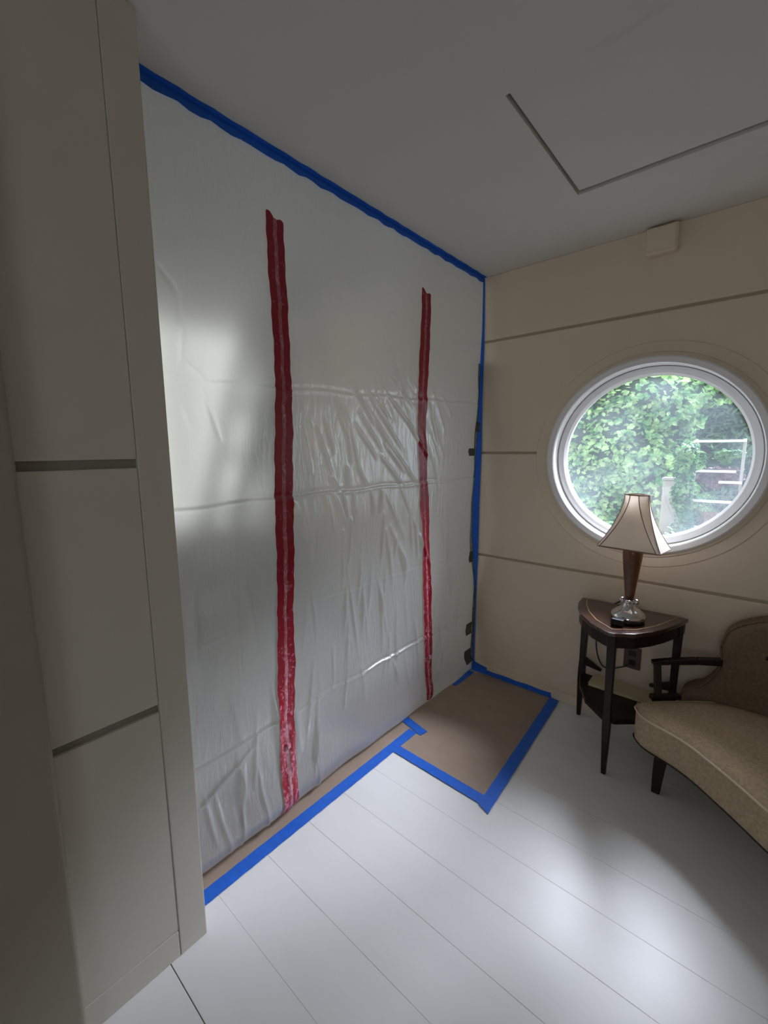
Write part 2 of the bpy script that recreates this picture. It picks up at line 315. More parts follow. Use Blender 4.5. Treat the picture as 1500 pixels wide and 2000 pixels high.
# stepladder seen dimly through the film
lad = empty('step_ladder', (-1.15, 1.5, 0), 'blurred grey stepladder standing behind the milky plastic sheet, left of the first red zipper', 'ladder')
for x in (-0.95, -1.35):
    MB().beam((x, 0.97, 0.0), (x + 0.03 * (1 if x < -1.1 else -1), 1.66, 2.40), 0.03, 0.075).build('front_rail', m_alu, lad, bevel=0.004)
    MB().beam((x, 2.40, 0.0), (x, 1.86, 2.36), 0.03, 0.04).build('rear_rail', m_alu, lad, bevel=0.004)
for k in range(7):
    z = 0.28 + k * 0.30; y = 0.97 + 0.69 * z / 2.40
    MB().box(-1.34, -0.96, y - 0.01, y + 0.09, z - 0.03, z).build('step', m_alu, lad, bevel=0.004)
MB().box(-1.35, -0.95, 1.63, 1.90, 2.38, 2.42).build('top_cap', m_alu, lad, bevel=0.006)

# ------------------------------------------------------------------ plastic sheet
Wr = [(1.363, 1.793, 1.509, 1.613), (1.419, 1.72, 1.625, 1.529), (1.487, 1.731, 1.715, 1.495), (1.568, 1.78, 1.821, 1.578), (1.61, 1.863, 1.821, 1.689), (1.734, 1.868, 1.83, 1.794), (1.464, 1.764, 1.626, 1.634), (1.318, 1.679, 1.361, 1.447), (1.338, 1.646, 1.412, 1.404), (1.278, 1.7, 1.329, 1.567), (1.095, 1.571, 1.129, 1.407), (1.126, 1.617, 1.15, 1.471), (1.166, 1.582, 1.242, 1.401), (1.211, 1.616, 1.258, 1.488), (1.387, 1.609, 1.523, 1.464), (1.417, 1.66, 1.564, 1.496), (1.525, 1.614, 1.678, 1.461), (1.582, 1.524, 1.724, 1.391), (1.651, 1.496, 1.833, 1.313), (1.556, 1.469, 1.715, 1.321), (1.397, 1.42, 1.456, 1.338), (1.332, 1.423, 1.333, 1.341), (1.252, 1.307, 1.318, 1.178), (1.307, 1.308, 1.325, 1.192), (1.372, 1.302, 1.376, 1.17), (1.083, 1.298, 1.101, 1.15), (1.141, 1.245, 1.127, 1.048), (1.354, 1.189, 1.331, 0.992), (1.578, 1.189, 1.549, 0.947), (1.206, 1.306, 1.234, 1.154), (1.488, 1.303, 1.502, 1.198), (1.562, 1.303, 1.544, 1.204), (1.912, 1.766, 2.013, 1.531), (2.054, 1.784, 2.139, 1.688), (1.753, 1.639, 1.915, 1.457), (1.229, 1.387, 1.287, 1.329), (1.032, 1.299, 1.053, 1.26),
      (0.574, 2.035, 0.633, 1.967), (0.633, 1.967, 0.64, 1.852), (0.64, 1.852, 0.624, 1.746), (0.611, 1.669, 0.65, 1.563), (0.693, 1.692, 0.743, 1.533), (0.627, 1.776, 0.703, 1.725), (0.579, 0.284, 0.8, 0.399), (0.744, 0.333, 0.758, 0.196), (0.604, 0.301, 0.63, 0.119), (1.11, 0.929, 1.129, 0.698), (1.319, 0.971, 1.375, 0.534), (1.526, 0.875, 1.581, 0.593)]
Wr = [(a, b, c, d, 0.010, 0.0095 if k < 37 else 0.0065) for k, (a, b, c, d) in enumerate(Wr)]
rnd = random.Random(3)
for k in range(75):      # soft vertical puckers below the middle fold
    y = rnd.uniform(0.6, 2.3); z = rnd.uniform(0.25, 1.2); L = rnd.uniform(0.12, 0.35); s = rnd.uniform(-0.05, 0.05)
    Wr.append((y, z, y + s, z - L, rnd.uniform(0.008, 0.018), rnd.uniform(0.003, 0.008)))
for k in range(18):      # diagonal pulls running to the back corner
    y = rnd.uniform(1.5, 2.15); z = rnd.uniform(0.9, 2.1); L = rnd.uniform(0.12, 0.3)
    Wr.append((y, z, y + L * 0.55, z - L, rnd.uniform(0.010, 0.02), rnd.uniform(0.003, 0.006)))
NY, NZ = 420, 520
Y0, Y1 = 0.503, D - 0.012
ys = np.linspace(Y0, Y1, NY); zz = np.linspace(0.002, H - 0.002, NZ)
YY, ZZ = np.meshgrid(ys, zz)
def sheet_x(Y, Z):
    Y = np.asarray(Y, float); Z = np.asarray(Z, float)
    X = 0.010 * np.sin(Y * 3.1 + 0.6) * np.sin(Z * 1.25) + 0.003 * np.sin(Y * 9 + Z * 3.0) * np.clip(1.6 - Z, 0, 1)
    X = X + 0.0022 * np.sin(Y * 23 + 2.0 * np.sin(Z * 2.6)) * np.clip((1.3 - Z) / 0.6, 0, 1)
    for a, b, c, d, w, amp in Wr:
        dy, dz = c - a, d - b; L2 = dy * dy + dz * dz
        t = ((Y - a) * dy + (Z - b) * dz) / L2; tc_ = np.clip(t, 0, 1)
        dist = np.hypot(Y - a - tc_ * dy, Z - b - tc_ * dz)
        side = ((Y - a) * dz - (Z - b) * dy) / math.sqrt(L2)
        e = np.sin(np.pi * np.clip(0.12 + 0.76 * t, 0, 1)) * (t > -0.15) * (t < 1.15)
        X = X + amp * e * np.exp(-(dist / w) ** 2) * (1 + 0.6 * np.tanh(side / w * 2))
    for zc, sl, amp0 in ((1.316, 0.0, 0.0035), (1.728, 0.03, 0.0030), (0.432, 0.006, 0.0065), (0.86, 0.0, 0.0012), (2.12, 0.0, 0.0008)):
        zl = zc + sl * (Y - 1.2) + 0.004 * np.sin(Y * 17)
        amp = amp0 * (0.45 + 0.55 * np.exp(-((Y - 1.62) / 0.28) ** 2)) if zc == 0.432 else amp0
        X = X + amp * np.exp(-((Z - zl) / 0.006) ** 2) - amp * 0.8 * np.exp(-((Z - zl - 0.013) / 0.008) ** 2)
    # hem: bulges out then tucks under at the floor, fixed at ceiling and edges
    X = X + 0.022 * np.exp(-((Z - 0.085) / 0.06) ** 2) * (0.6 + 0.5 * np.sin(Y * 4.2 - 1.2)) - 0.05 * np.clip(1 - Z / 0.045, 0, 1) ** 2
    X = X * np.clip((H - Z) / 0.12, 0, 1) ** 0.5
    return X + 0.004
XX = sheet_x(YY, ZZ)
# frayed back edge: the film stops short of the corner in the lower half
edge = np.interp(zz, [0, .13, .3, .48, .62, .79, .95, 1.16, 1.30, 1.51, 1.74, 1.92, 2.22, 2.5], [2.44, 2.44, 2.455, 2.465, 2.45, 2.43, 2.40, 2.40, 2.415, 2.43, 2.45, 2.457, 2.485, 2.49])
V = []; 
for j in range(NZ):
    sc_ = (edge[j] - Y0) / (Y1 - Y0)
    for i in range(NY):
        t = (ys[i] - Y0) / (Y1 - Y0); y = ys[i] if t < 0.9 else ys[int(0.9 * NY)] + (t - 0.9) / 0.1 * (edge[j] - ys[int(0.9 * NY)])
        V.append((float(XX[j, i]), float(y), float(zz[j])))
Fc = [(j * NY + i, j * NY + i + 1, (j + 1) * NY + i + 1, (j + 1) * NY + i) for j in range(NZ - 1) for i in range(NY - 1)]
me = bpy.data.meshes.new('plastic_sheet'); me.from_pydata(V, [], Fc); me.update()
for p in me.polygons: p.use_smooth = True
me.materials.append(m_poly)
sheet = bpy.data.objects.new('plastic_sheet', me); COL.objects.link(sheet)
tag(sheet, 'creased milky plastic dust sheet hung floor to ceiling across the left opening', 'plastic sheet')

# ------------------------------------------------------------------ ribbons that follow the sheet
def ribbon(zl, yl, zr, yr, z0, z1, fa, fb, off, n=260, m=7, skew=0.0, jag=0.0):
    """strip on the sheet between fractions fa..fb of the width"""
    mb = MB(); rows = []
    for k in range(n + 1):
        row = []
        for i in range(m + 1):
            f = fa + (fb - fa) * i / m
            z = z1 + (z0 - z1) * k / n + skew * (f - 0.5) + (jag * math.sin(f * 9) if k == 0 else 0)
            z = min(max(z, 0.003), H - 0.004)
            a = interp(z, zl, yl); b = interp(z, zr, yr); wob = 0.0016 * math.sin(z * 41) + 0.001 * math.sin(z * 97 + 1)
            y = a + (b - a) * f + wob
            row.append((float(sheet_x(y, z)) + off, y, z))
        rows.append(row)
    V = [p for r in rows for p in r] ; q = m + 1
    F = [(k * q + i, k * q + i + 1, (k + 1) * q + i + 1, (k + 1) * q + i) for k in range(n) for i in range(m)]
    mb.add(V, F); return mb
Z1L = [(0.892, 0.0), (0.91, 0.092), (0.91, 0.231), (0.911, 0.454), (0.922, 0.666), (0.933, 0.872), (0.939, 1.074), (0.94, 1.27), (0.947, 1.46), (0.954, 1.553), (0.964, 1.704), (0.966, 1.826), (0.961, 1.999), (0.953, 2.164), (0.956, 2.4)]
Z1R = [(0.957, 0.0), (0.983, 0.043), (0.989, 0.182), (0.990, 0.414), (1.005, 0.632), (1.007, 0.849), (1.022, 1.057), (1.026, 1.26), (1.031, 1.458), (1.038, 1.555), (1.039, 1.725), (1.037, 1.836), (1.034, 2.015), (1.027, 2.187), (1.028, 2.4)]
Z2L = [(1.895, 0.0), (1.90, 0.065), (1.91, 0.14), (1.897, 0.426), (1.88, 0.732), (1.868, 0.995), (1.848, 1.221), (1.847, 1.33), (1.827, 1.57), (1.83, 1.801), (1.838, 1.953), (1.854, 2.153), (1.862, 2.4)]
Z2R = [(1.93, 0.0), (1.94, 0.05), (1.967, 0.115), (1.973, 0.399), (1.949, 0.715), (1.93, 0.984), (1.928, 1.213), (1.912, 1.326), (1.895, 1.571), (1.907, 1.809), (1.923, 1.966), (1.934, 2.17), (1.937, 2.4)]
for L_, R__, zt, zb, lab in ((Z1L, Z1R, 2.300, 0.012, 'wide red adhesive zipper strip on the plastic sheet, nearer the left pier'),
                             (Z2L, Z2R, 2.283, 0.055, 'red adhesive zipper strip on the plastic sheet, nearer the blue taped corner')):
    zl = [p[1] for p in L_]; yl = [p[0] for p in L_]; zr = [p[1] for p in R__]; yr = [p[0] for p in R__]
    zp = empty('zipper_strip', (0.02, yl[0], 0), lab, 'zipper')
    a = ribbon(zl, yl, zr, yr, zb, zt, 0.0, 0.40, 0.0060, m=4, skew=-0.02, jag=0.006).build('adhesive_band', m_red, zp, smooth=True)
    b = ribbon(zl, yl, zr, yr, zb, zt, 0.62, 1.0, 0.0060, m=4, skew=-0.02, jag=0.006).build('adhesive_band', m_red, zp, smooth=True)
    ribbon(zl, yl, zr, yr, zb, zt - 0.004, 0.38, 0.64, 0.0050, m=3, skew=-0.02).build('zip_track', m_zip, zp, smooth=True)
    ribbon(zl, yl, zr, yr, zb, zt - 0.01, 0.50, 0.545, 0.0085, m=1, skew=-0.02).build('zip_coil', m_zip, zp, smooth=True)
    MB().box(0, 0.008, -0.008, 0.008, 0, 0.022).build('zip_pull', m_zip, zp, bevel=0.003).location = Vector((float(sheet_x(interp(0.3, zl, yl) + 0.04, 0.3)) + 0.008, interp(0.3, zl, yl) + 0.042, 0.30)) - zp.location

# ------------------------------------------------------------------ blue tape
def strip(pts, name, label, material=m_tape, group=None):
    """flat tape: quad rows of (left, right) 3D points with a little thickness along n"""
    mb = MB(); n = len(pts); V = []
    for (a, b) in pts: V += [a, b]
    F = [(2 * k, 2 * k + 1, 2 * k + 3, 2 * k + 2) for k in range(n - 1)]
    ob = mb.add(V, F).build(name, material)
    md = ob.modifiers.new('thick', 'SOLIDIFY'); md.thickness = 0.0008; md.offset = 0
    return tag(ob, label, 'tape', group)
def floor_strip(p, q, w, z, label, n=14, e=(0, 0)):
    p = Vector((*p, z)); q = Vector((*q, z)); t = (q - p).normalized(); s = Vector((-t.y, t.x, 0)) * w / 2; pts = []
    for k in range(n + 1):
        f = k / n; c = p.lerp(q, f); j = 0.0012 * math.sin(k * 2.3 + p.x * 9); zz_ = Vector((0, 0, 0.0006 * abs(math.sin(k * 1.9))))
        sk = (e[0] if k == 0 else 0) + (e[1] if k == n else 0)
        pts.append((c + s * (1 + j * 20) + t * sk + zz_, c - s * (1 - j * 20) - t * sk + zz_))
    return strip(pts, 'blue_tape', label)
# brown paper lies on the floor
pp = [(-0.45, 0.503), (0.068, 0.503), (0.072, 1.53), (0.60, 1.53), (0.556, 2.484), (-0.45, 2.484)]
paper = MB().prism(pp, 0.0005, 0.0016).build('floor_paper', m_paper); tag(paper, 'brown builders paper covering the floor along the plastic sheet and in the back corner', 'paper')
floor_strip((0.0665, 0.503), (0.076, 1.705), 0.052, 0.0026, 'long blue tape strip on the floor at the foot of the plastic sheet', 40)
floor_strip((-0.02, 1.757), (0.135, 1.722), 0.050, 0.0040, 'short blue tape crosspiece on the brown paper at the end of the long strip', 6)
floor_strip((0.095, 1.538), (0.590, 1.528), 0.052, 0.0036, 'blue tape strip along the front edge of the wide brown paper', 20)
floor_strip((0.608, 1.487), (0.549, 2.486), 0.054, 0.0052, 'blue tape strip along the right edge of the brown paper', 26, e=(0.012, 0.006))
floor_strip((-0.004, 2.235), (-0.002, 2.46), 0.045, 0.0030, 'short blue tape strip at the plastic sheet bottom near the back corner', 6)
# tape against the back baseboard, half on paper
pts = []
for k in range(21):
    x = 0.03 + 0.495 * k / 20; pts.append(((x, D - 0.0135, 0.034 + 0.002 * math.sin(k)), (x + 0.004, D - 0.016, 0.003)))
strip(pts, 'blue_tape', 'dark blue tape strip along the foot of back wall, behind brown paper')
pts = [((0.10, D - 0.0145, 0.05), (0.10, D - 0.017, 0.004)), ((0.02, D - 0.0145, 0.065), (0.025, D - 0.018, 0.004)), ((-0.01, D - 0.016, 0.085), (-0.01, D - 0.02, 0.004)), ((-0.035, D - 0.04, 0.060), (-0.035, D - 0.04, 0.004))]
strip(pts, 'blue_tape', 'crumpled blue tape patch in the bottom corner beneath the tall strip')
# corner tape (wedge shape)
zl = [0.05, 0.11, 0.46, 0.77, 0.92, 1.15, 1.295, 1.51, 1.74, 1.93, 2.22, 2.50]; xl = [-0.028, -0.024, -0.018, -0.037, -0.055, -0.050, -0.042, -0.032, -0.022, -0.018, -0.004, 0.000]
zr = [0.05, 0.31, 0.62, 0.80, 1.15, 1.47, 1.79, 2.14, 2.50]; xr = [-0.004, 0.0, 0.001, 0.008, 0.009, 0.015, 0.013, 0.017, 0.011]
pts = []
for k in range(61):
    z = 0.05 + (H - 0.055) * k / 60; pts.append(((interp(z, zl, xl), D - 0.006, z), (interp(z, zr, xr), D - 0.003, z)))
strip(pts, 'blue_tape', 'tall wedge-shaped blue tape strip up the back corner beside the plastic sheet')
# tape at the ceiling: fold of ceiling half and sheet half is one strip
pts = []; V = []
n = 60
for k in range(n + 1):
    y = 0.503 + (D - 0.006 - 0.503) * k / n; j = 0.0015 * math.sin(k * 1.7) + 0.001 * math.sin(k * 4.1)
    V += [(0.024 + j, y, H - 0.0015), (0.008, y, H - 0.003), (0.0105, y, H - 0.014), (0.0125, y, H - 0.034 + 2 * j)]
F = [(4 * k + i, 4 * k + i + 1, 4 * k + 5 + i, 4 * k + 4 + i) for k in range(n) for i in range(3)]
ct = MB().add(V, F).build('blue_tape', m_tape); md = ct.modifiers.new('thick', 'SOLIDIFY'); md.thickness = 0.0008; md.offset = 0
tag(ct, 'long blue tape strip sealing the top of the plastic sheet to the ceiling', 'tape')
# dark green tape scraps on the back edge of the film
for (y0, y1, z0, z1, lab) in ((2.425, 2.465, 1.60, 1.66, 'small dark green tape scrap, highest of the scraps beside the corner tape'),
                              (2.335, 2.405, 1.455, 1.50, 'dark green square tape scrap sticking out left of the corner tape at window height'),
                              (2.375, 2.42, 0.78, 0.85, 'dark green tape scrap on the sheet edge level with the lamp'),
                              (2.36, 2.43, 0.29, 0.37, 'dark green tape scrap on the sheet edge level with the armrest'),
                              (2.34, 2.43, 0.10, 0.19, 'dark green tape scrap low on the sheet edge, just above the paper')):
    pts = []
    for k in range(5):
        z = z0 + (z1 - z0) * k / 4; w = 0.006 * math.sin(k * 1.6 + y0 * 30)
        pts.append(((float(sheet_x(y0, z)) + 0.004, y0 + w, z), (float(sheet_x(y1, z)) + 0.004, y1 + w * .5, z)))
    strip(pts, 'green_tape_and_gap', lab, m_gtape_gap)
pts = []  # dark strip put in as the shadow gap along the sheet edge
for k in range(50):
    z = 0.06 + 1.95 * k / 49; e_ = float(np.interp(z, zz, edge)); w = 0.014 + 0.016 * abs(math.sin(z * 5.1)) + 0.006 * math.sin(z * 17)
    pts.append(((float(sheet_x(e_ - w, z)) + 0.006, e_ - w, z), (-0.004, min(e_ + 0.035, D - 0.008), z)))
strip(pts, 'green_tape_and_gap', 'long narrow dark green strip standing for the shadow gap between plastic sheet edge and blue corner tape', m_gtape_gap)

# ------------------------------------------------------------------ chime box on the back wall
cb = empty('wall_speaker_box', (0.925, D, 2.44), 'small square cream box mounted high on the back wall above the window', 'wall box')
MB().box(0.860, 0.990, D - 0.045, D - 0.001, 2.385, 2.505).build('body', m_wall, cb, bevel=0.010, seg=3)
MB().box(0.868, 0.982, D - 0.049, D - 0.0445, 2.400, 2.497).build('cover', m_wall, cb, bevel=0.004)

# ------------------------------------------------------------------ side table
tb = empty('side_table', (0.92, 2.3, 0), 'dark wooden three-legged corner table with an inlaid pointed top, under the round window', 'table')
top_pts = [(0.675, 2.474), (0.682, 2.38), (0.702, 2.304), (0.745, 2.207), (0.818, 2.115), (0.885, 2.066), (0.908, 2.056), (0.935, 2.062), (1.007, 2.113), (1.060, 2.190), (1.100, 2.270), (1.145, 2.390), (1.165, 2.474)]
ttop = MB().prism(top_pts, 0.655, 0.675).build('table_top', m_top, tb, bevel=0.005, seg=3)
cx_, cy_ = 0.92, 2.32
ap = [(cx_ + (x - cx_) * 0.955, cy_ + (y - cy_) * 0.94) for x, y in top_pts]; ap_in = [(cx_ + (x - cx_) * 0.88, cy_ + (y - cy_) * 0.86) for x, y in top_pts]
n = len(ap); V = [(x, y, z) for z in (0.600, 0.6555) for x, y in ap] + [(x, y, z) for z in (0.600, 0.6555) for x, y in ap_in]
F = [(i, (i + 1) % n, n + (i + 1) % n, n + i) for i in range(n)] + [(2 * n + i, 2 * n + (i + 1) % n, 3 * n + (i + 1) % n, 3 * n + i) for i in range(n)] + [(i, (i + 1) % n, 2 * n + (i + 1) % n, 2 * n + i) for i in range(n)]
MB().add(V, F).build('apron', m_dark, tb)
inl = [(0.705, 2.453), (0.729, 2.362), (0.766, 2.272), (0.825, 2.181), (0.912, 2.107), (0.997, 2.169), (1.059, 2.276), (1.101, 2.396), (1.120, 2.453)]
V = []
for k, (x, y) in enumerate(inl):
    d = Vector((cx_ - x, 2.40 - y, 0)).normalized() * 0.0022; V += [(x + d.x, y + d.y, 0.6757), (x - d.x, y - d.y, 0.6757)]
MB().add(V, [(2 * k, 2 * k + 1, 2 * k + 3, 2 * k + 2) for k in range(len(inl) - 1)]).build('inlay_line', m_inlay, ttop)
for (x, y, xt, yt) in ((0.704, 2.431, 0.712, 2.43), (0.934, 2.034, 0.921, 2.084), (1.128, 2.42, 1.135, 2.425)):
    lg = MB(); rings = []
    for z, w in ((0.655, 0.038), (0.52, 0.034), (0.33, 0.030), (0.28, 0.034), (0.22, 0.034), (0.0, 0.020)):
        f = 1 - z / 0.655; f = max(0, (f - 0.3) / 0.7) if False else f
        px_, py_ = xt + (x - xt) * f, yt + (y - yt) * f
        rings.append([(px_ - w / 2, py_ - w / 2, z), (px_ + w / 2, py_ - w / 2, z), (px_ + w / 2, py_ + w / 2, z), (px_ - w / 2, py_ + w / 2, z)])
    lg.loft(rings).build('leg', m_dark, tb, bevel=0.004)
sh = [(0.695, 2.44), (0.735, 2.30), (0.80, 2.17), (0.905, 2.075), (0.955, 2.075), (1.03, 2.14), (1.10, 2.29), (1.14, 2.44)]
MB().prism(sh, 0.232, 0.254).build('lower_shelf', m_dark, tb, bevel=0.004)
for (xa, ya, xb, yb) in ((0.704, 2.43, 0.80, 2.455), (1.128, 2.42, 1.03, 2.455)):
    MB().beam((xa, ya, 0.335), (xb, yb, 0.29), 0.016, 0.05, 0.016, 0.015).build('bracket', m_dark, tb, bevel=0.003)
bk = empty('cream_book', (0.92, 2.37, 0.255), 'thin cream-covered book lying flat on the lower shelf of the side table', 'book')
MB().box(0.775, 1.055, 2.318, 2.432, 0.257, 0.268).build('page_block', m_book, bk)
MB().box(0.772, 1.058, 2.314, 2.436, 0.268, 0.2705).build('cover', m_book, bk, bevel=0.001)
MB().box(0.772, 1.058, 2.314, 2.436, 0.2545, 0.257).build('cover', m_book, bk, bevel=0.001)
# dark outlet and adapter on the wall
ot = empty('wall_outlet', (0.93, D, 0.36), 'dark brown wall outlet behind the side table, above the cream book', 'outlet')
MB().box(0.895, 0.975, D - 0.008, D - 0.0005, 0.33, 0.45).build('cover_plate', m_outlet, ot, bevel=0.003)
for zc in (0.365, 0.415): MB().box(0.918, 0.952, D - 0.011, D - 0.0075, zc - 0.014, zc + 0.014).build('socket', m_black, ot, bevel=0.002)
cord = MB().tube(catmull([(0.935, D - 0.03, 0.38), (0.90, D - 0.035, 0.34), (0.80, D - 0.03, 0.31), (0.76, D - 0.028, 0.45), (0.80, D - 0.018, 0.62), (0.86, D - 0.014, 0.69)], 8, False), 0.0035, 6).build('lamp_cord', m_black, smooth=True)
tag(cord, 'black lamp cord running down the back wall from behind the table', 'cord')

# ------------------------------------------------------------------ table lamp
LX, LY = 0.943, 2.265
lp = empty('table_lamp', (LX, LY, 0.6765), 'table lamp with flared cream shade, brown wooden vase body and chrome base', 'lamp')
z0 = 0.6765
MB().lathe([(0.0, 0.0), (0.068, 0.0), (0.072, 0.006), (0.072, 0.014), (0.066, 0.018)], (LX, LY, z0), 40).build('foot_ring', m_black, lp, smooth=True)
dome = MB().lathe([(0.066, 0.016), (0.075, 0.020), (0.076, 0.028), (0.068, 0.040), (0.050, 0.056), (0.034, 0.066), (0.030, 0.072), (0.024, 0.080), (0.020, 0.095), (0.017, 0.108), (0.0, 0.110)], (LX, LY, z0), 40).build('base_dome', m_chrome, lp, smooth=True)
for k in range(4):
    a = math.radians(-100 + 90 * k + 12); bx_, by_ = LX + 0.030 * math.cos(a), LY + 0.030 * math.sin(a)
    MB().lathe([(0.0125 * math.sin(math.pi * i / 10) + 1e-5, -0.0125 * math.cos(math.pi * i / 10)) for i in range(11)], (bx_, by_, z0 + 0.098), 16).build('chrome_ball', m_chrome, dome, smooth=True)
MB().lathe([(0.0, 0.104), (0.0185, 0.104), (0.0215, 0.13), (0.028, 0.19), (0.036, 0.26), (0.041, 0.31), (0.0425, 0.332), (0.040, 0.350), (0.030, 0.362), (0.012, 0.366), (0.0, 0.367)], (LX, LY, z0), 40).build('vase_body', m_vase, lp, smooth=True)
MB().lathe([(0.006, 0.36), (0.006, 0.42)], (LX, LY, z0), 12, cap=True).build('stem', m_chrome, lp)
MB().lathe([(0.001, 0.42), (0.014, 0.43), (0.026, 0.46), (0.029, 0.485), (0.022, 0.51), (0.001, 0.522)], (LX, LY, z0), 20).build('bulb', m_white, lp, smooth=True)
rot = math.radians(-7); zb, zt = 1.036, 1.283
def shade_ring(f, off=0.0):
    g = (1 - f) ** 1.65                       # concave bell profile
    hw = 0.050 + 0.083 * g + off; hd = 0.036 + 0.052 * g + off; z = zb + (zt - zb) * f
    c = 0.012 + 0.02 * (1 - g); P = []
    for sx, sy in ((1, -1), (1, 1), (-1, 1), (-1, -1)):
        if sx * sy < 0: q = [(sx * (hw - c), sy * hd), (sx * hw, sy * (hd - c))] if (sx, sy) == (1, -1) else [(sx * (hw - c), sy * hd), (sx * hw, sy * (hd - c))]
        else: q = [(sx * hw, sy * (hd - c)), (sx * (hw - c), sy * hd)]
        P += q
    out = []
    for x, y in P: out.append((LX + x * math.cos(rot) - y * math.sin(rot), LY + x * math.sin(rot) + y * math.cos(rot), z))
    return out
rings = [shade_ring(k / 14) for k in range(15)]
shd = MB().loft(rings, cap=False).build('lamp_shade', m_shade, lp)
md = shd.modifiers.new('thick', 'SOLIDIFY'); md.thickness = 0.0015
MB().tube(rings[0], 0.0028, 6, True).build('bottom_trim', m_trim, shd, smooth=True)
MB().tube(rings[-1], 0.0032, 6, True).build('top_trim', m_trim, shd, smooth=True)
for i in (0, 1, 2, 3, 4, 5, 6, 7):
    MB().tube([r[i] for r in rings], 0.0018, 6).build('seam_trim', m_trim, shd, smooth=True)
gb = empty('black_box', (0.925, 2.165, 0.6765), 'small black rounded box standing in front of the chrome lamp base', 'box')
MB().box(0.893, 0.948, 2.150, 2.185, 0.6765, 0.709).build('case', m_black, gb, bevel=0.007, seg=3)
MB().box(0.898, 0.943, 2.1485, 2.1505, 0.683, 0.703).build('front_plate', m_black, gb, bevel=0.0008, seg=1)

# ------------------------------------------------------------------ settee
st = empty('settee', (1.6, 2.0, 0), 'tan curved upholstered settee with tufted back and dark wood arm, at right', 'sofa')
plan = [(1.035, 2.095), (1.045, 2.042), (1.10, 1.988), (1.237, 1.925), (1.384, 1.798), (1.474, 1.709), (1.60, 1.60), (1.85, 1.48), (2.2, 1.44), (2.6, 1.60), (2.72, 1.95), (2.60, 2.28), (2.2, 2.36), (1.85, 2.38), (1.55, 2.37), (1.39, 2.36), (1.29, 2.335), (1.18, 2.25), (1.09, 2.17)]
pc = catmull(plan, 6)
def inset(P, d):
    out = []; n = len(P)
    for i in range(n):
        a = Vector(P[i - 1]); b = Vector(P[(i + 1) % n]); t = (b - a).normalized(); out.append((P[i][0] - t.y * d, P[i][1] + t.x * d))
    return out
fr_ = [(1.035, 2.10), (1.040, 2.062), (1.055, 2.030), (1.10, 1.988), (1.237, 1.925), (1.384, 1.798), (1.474, 1.709), (1.60, 1.60), (1.85, 1.48), (2.2, 1.44), (2.5, 1.52), (2.68, 1.75), (2.72, 1.98)]
bk_ = [(1.035, 2.101), (1.045, 2.125), (1.09, 2.17), (1.18, 2.25), (1.29, 2.335), (1.39, 2.36), (1.55, 2.37), (1.85, 2.38), (2.2, 2.36), (2.60, 2.28), (2.70, 2.10), (2.72, 1.981)]
fs = catmull(fr_, 6, False); bs = catmull(bk_, 6, False); rings = []
xs_ = sorted(set([1.0352, 1.037, 1.040, 1.045, 1.052, 1.06, 1.075, 1.09] + [1.11 + 0.035 * k for k in range(44)] + [2.66, 2.68, 2.70, 2.712, 2.719]))
for x in xs_:
    yf = interp(x, [p[0] for p in fs], [p[1] for p in fs]); yb = interp(x, [p[0] for p in bs], [p[1] for p in bs]); w = yb - yf
    dd = min(w * 0.45, 1.0); sec = []
    for d, z in ((0.02, 0.215), (0.004, 0.225), (0.0, 0.25), (-0.001, 0.30), (0.0, 0.345), (0.006, 0.356), (0.02, 0.364), (0.05, 0.373), (0.10, 0.380)):
        sec.append((x, yf + min(d, dd * (0.3 + d * 5)), z - (0.012 if (d > 0.015 and w < 0.1 and z > 0.3) else 0)))
    for d, z in ((0.10, 0.380), (0.05, 0.373), (0.02, 0.364), (0.0, 0.345), (0.0, 0.25), (0.02, 0.215)): sec.append((x, yb - min(d, dd * (0.3 + d * 5)), z - (0.012 if (d > 0.015 and w < 0.1 and z > 0.3) else 0)))
    rings.append(sec)
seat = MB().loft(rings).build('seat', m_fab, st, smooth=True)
MB().tube([(x, y, 0.355) for x, y in inset(pc, 0.002)], 0.0045, 6, True).build('piping', m_pipe, seat, smooth=True)
MB().tube([(x, y, 0.222) for x, y in inset(pc, 0.004)], 0.004, 6, True).build('piping', m_dark, seat, smooth=True)
for (x, y, dx, dy) in ((1.15, 2.065, -0.012, 0.0), (2.45, 1.66, 0.01, -0.01), (1.35, 2.28, 0, 0.02), (2.45, 2.22, 0.01, 0.02)):
    rings = [[(x + dx * f + w * sx, y + dy * f + w * sy, z) for sx, sy in ((-1, -1), (1, -1), (1, 1), (-1, 1))] for z, w, f in ((0.222, 0.026, 0), (0.10, 0.021, 0.6), (0.0, 0.016, 1))]
    MB().loft(rings).build('leg', m_dark, st, bevel=0.004)
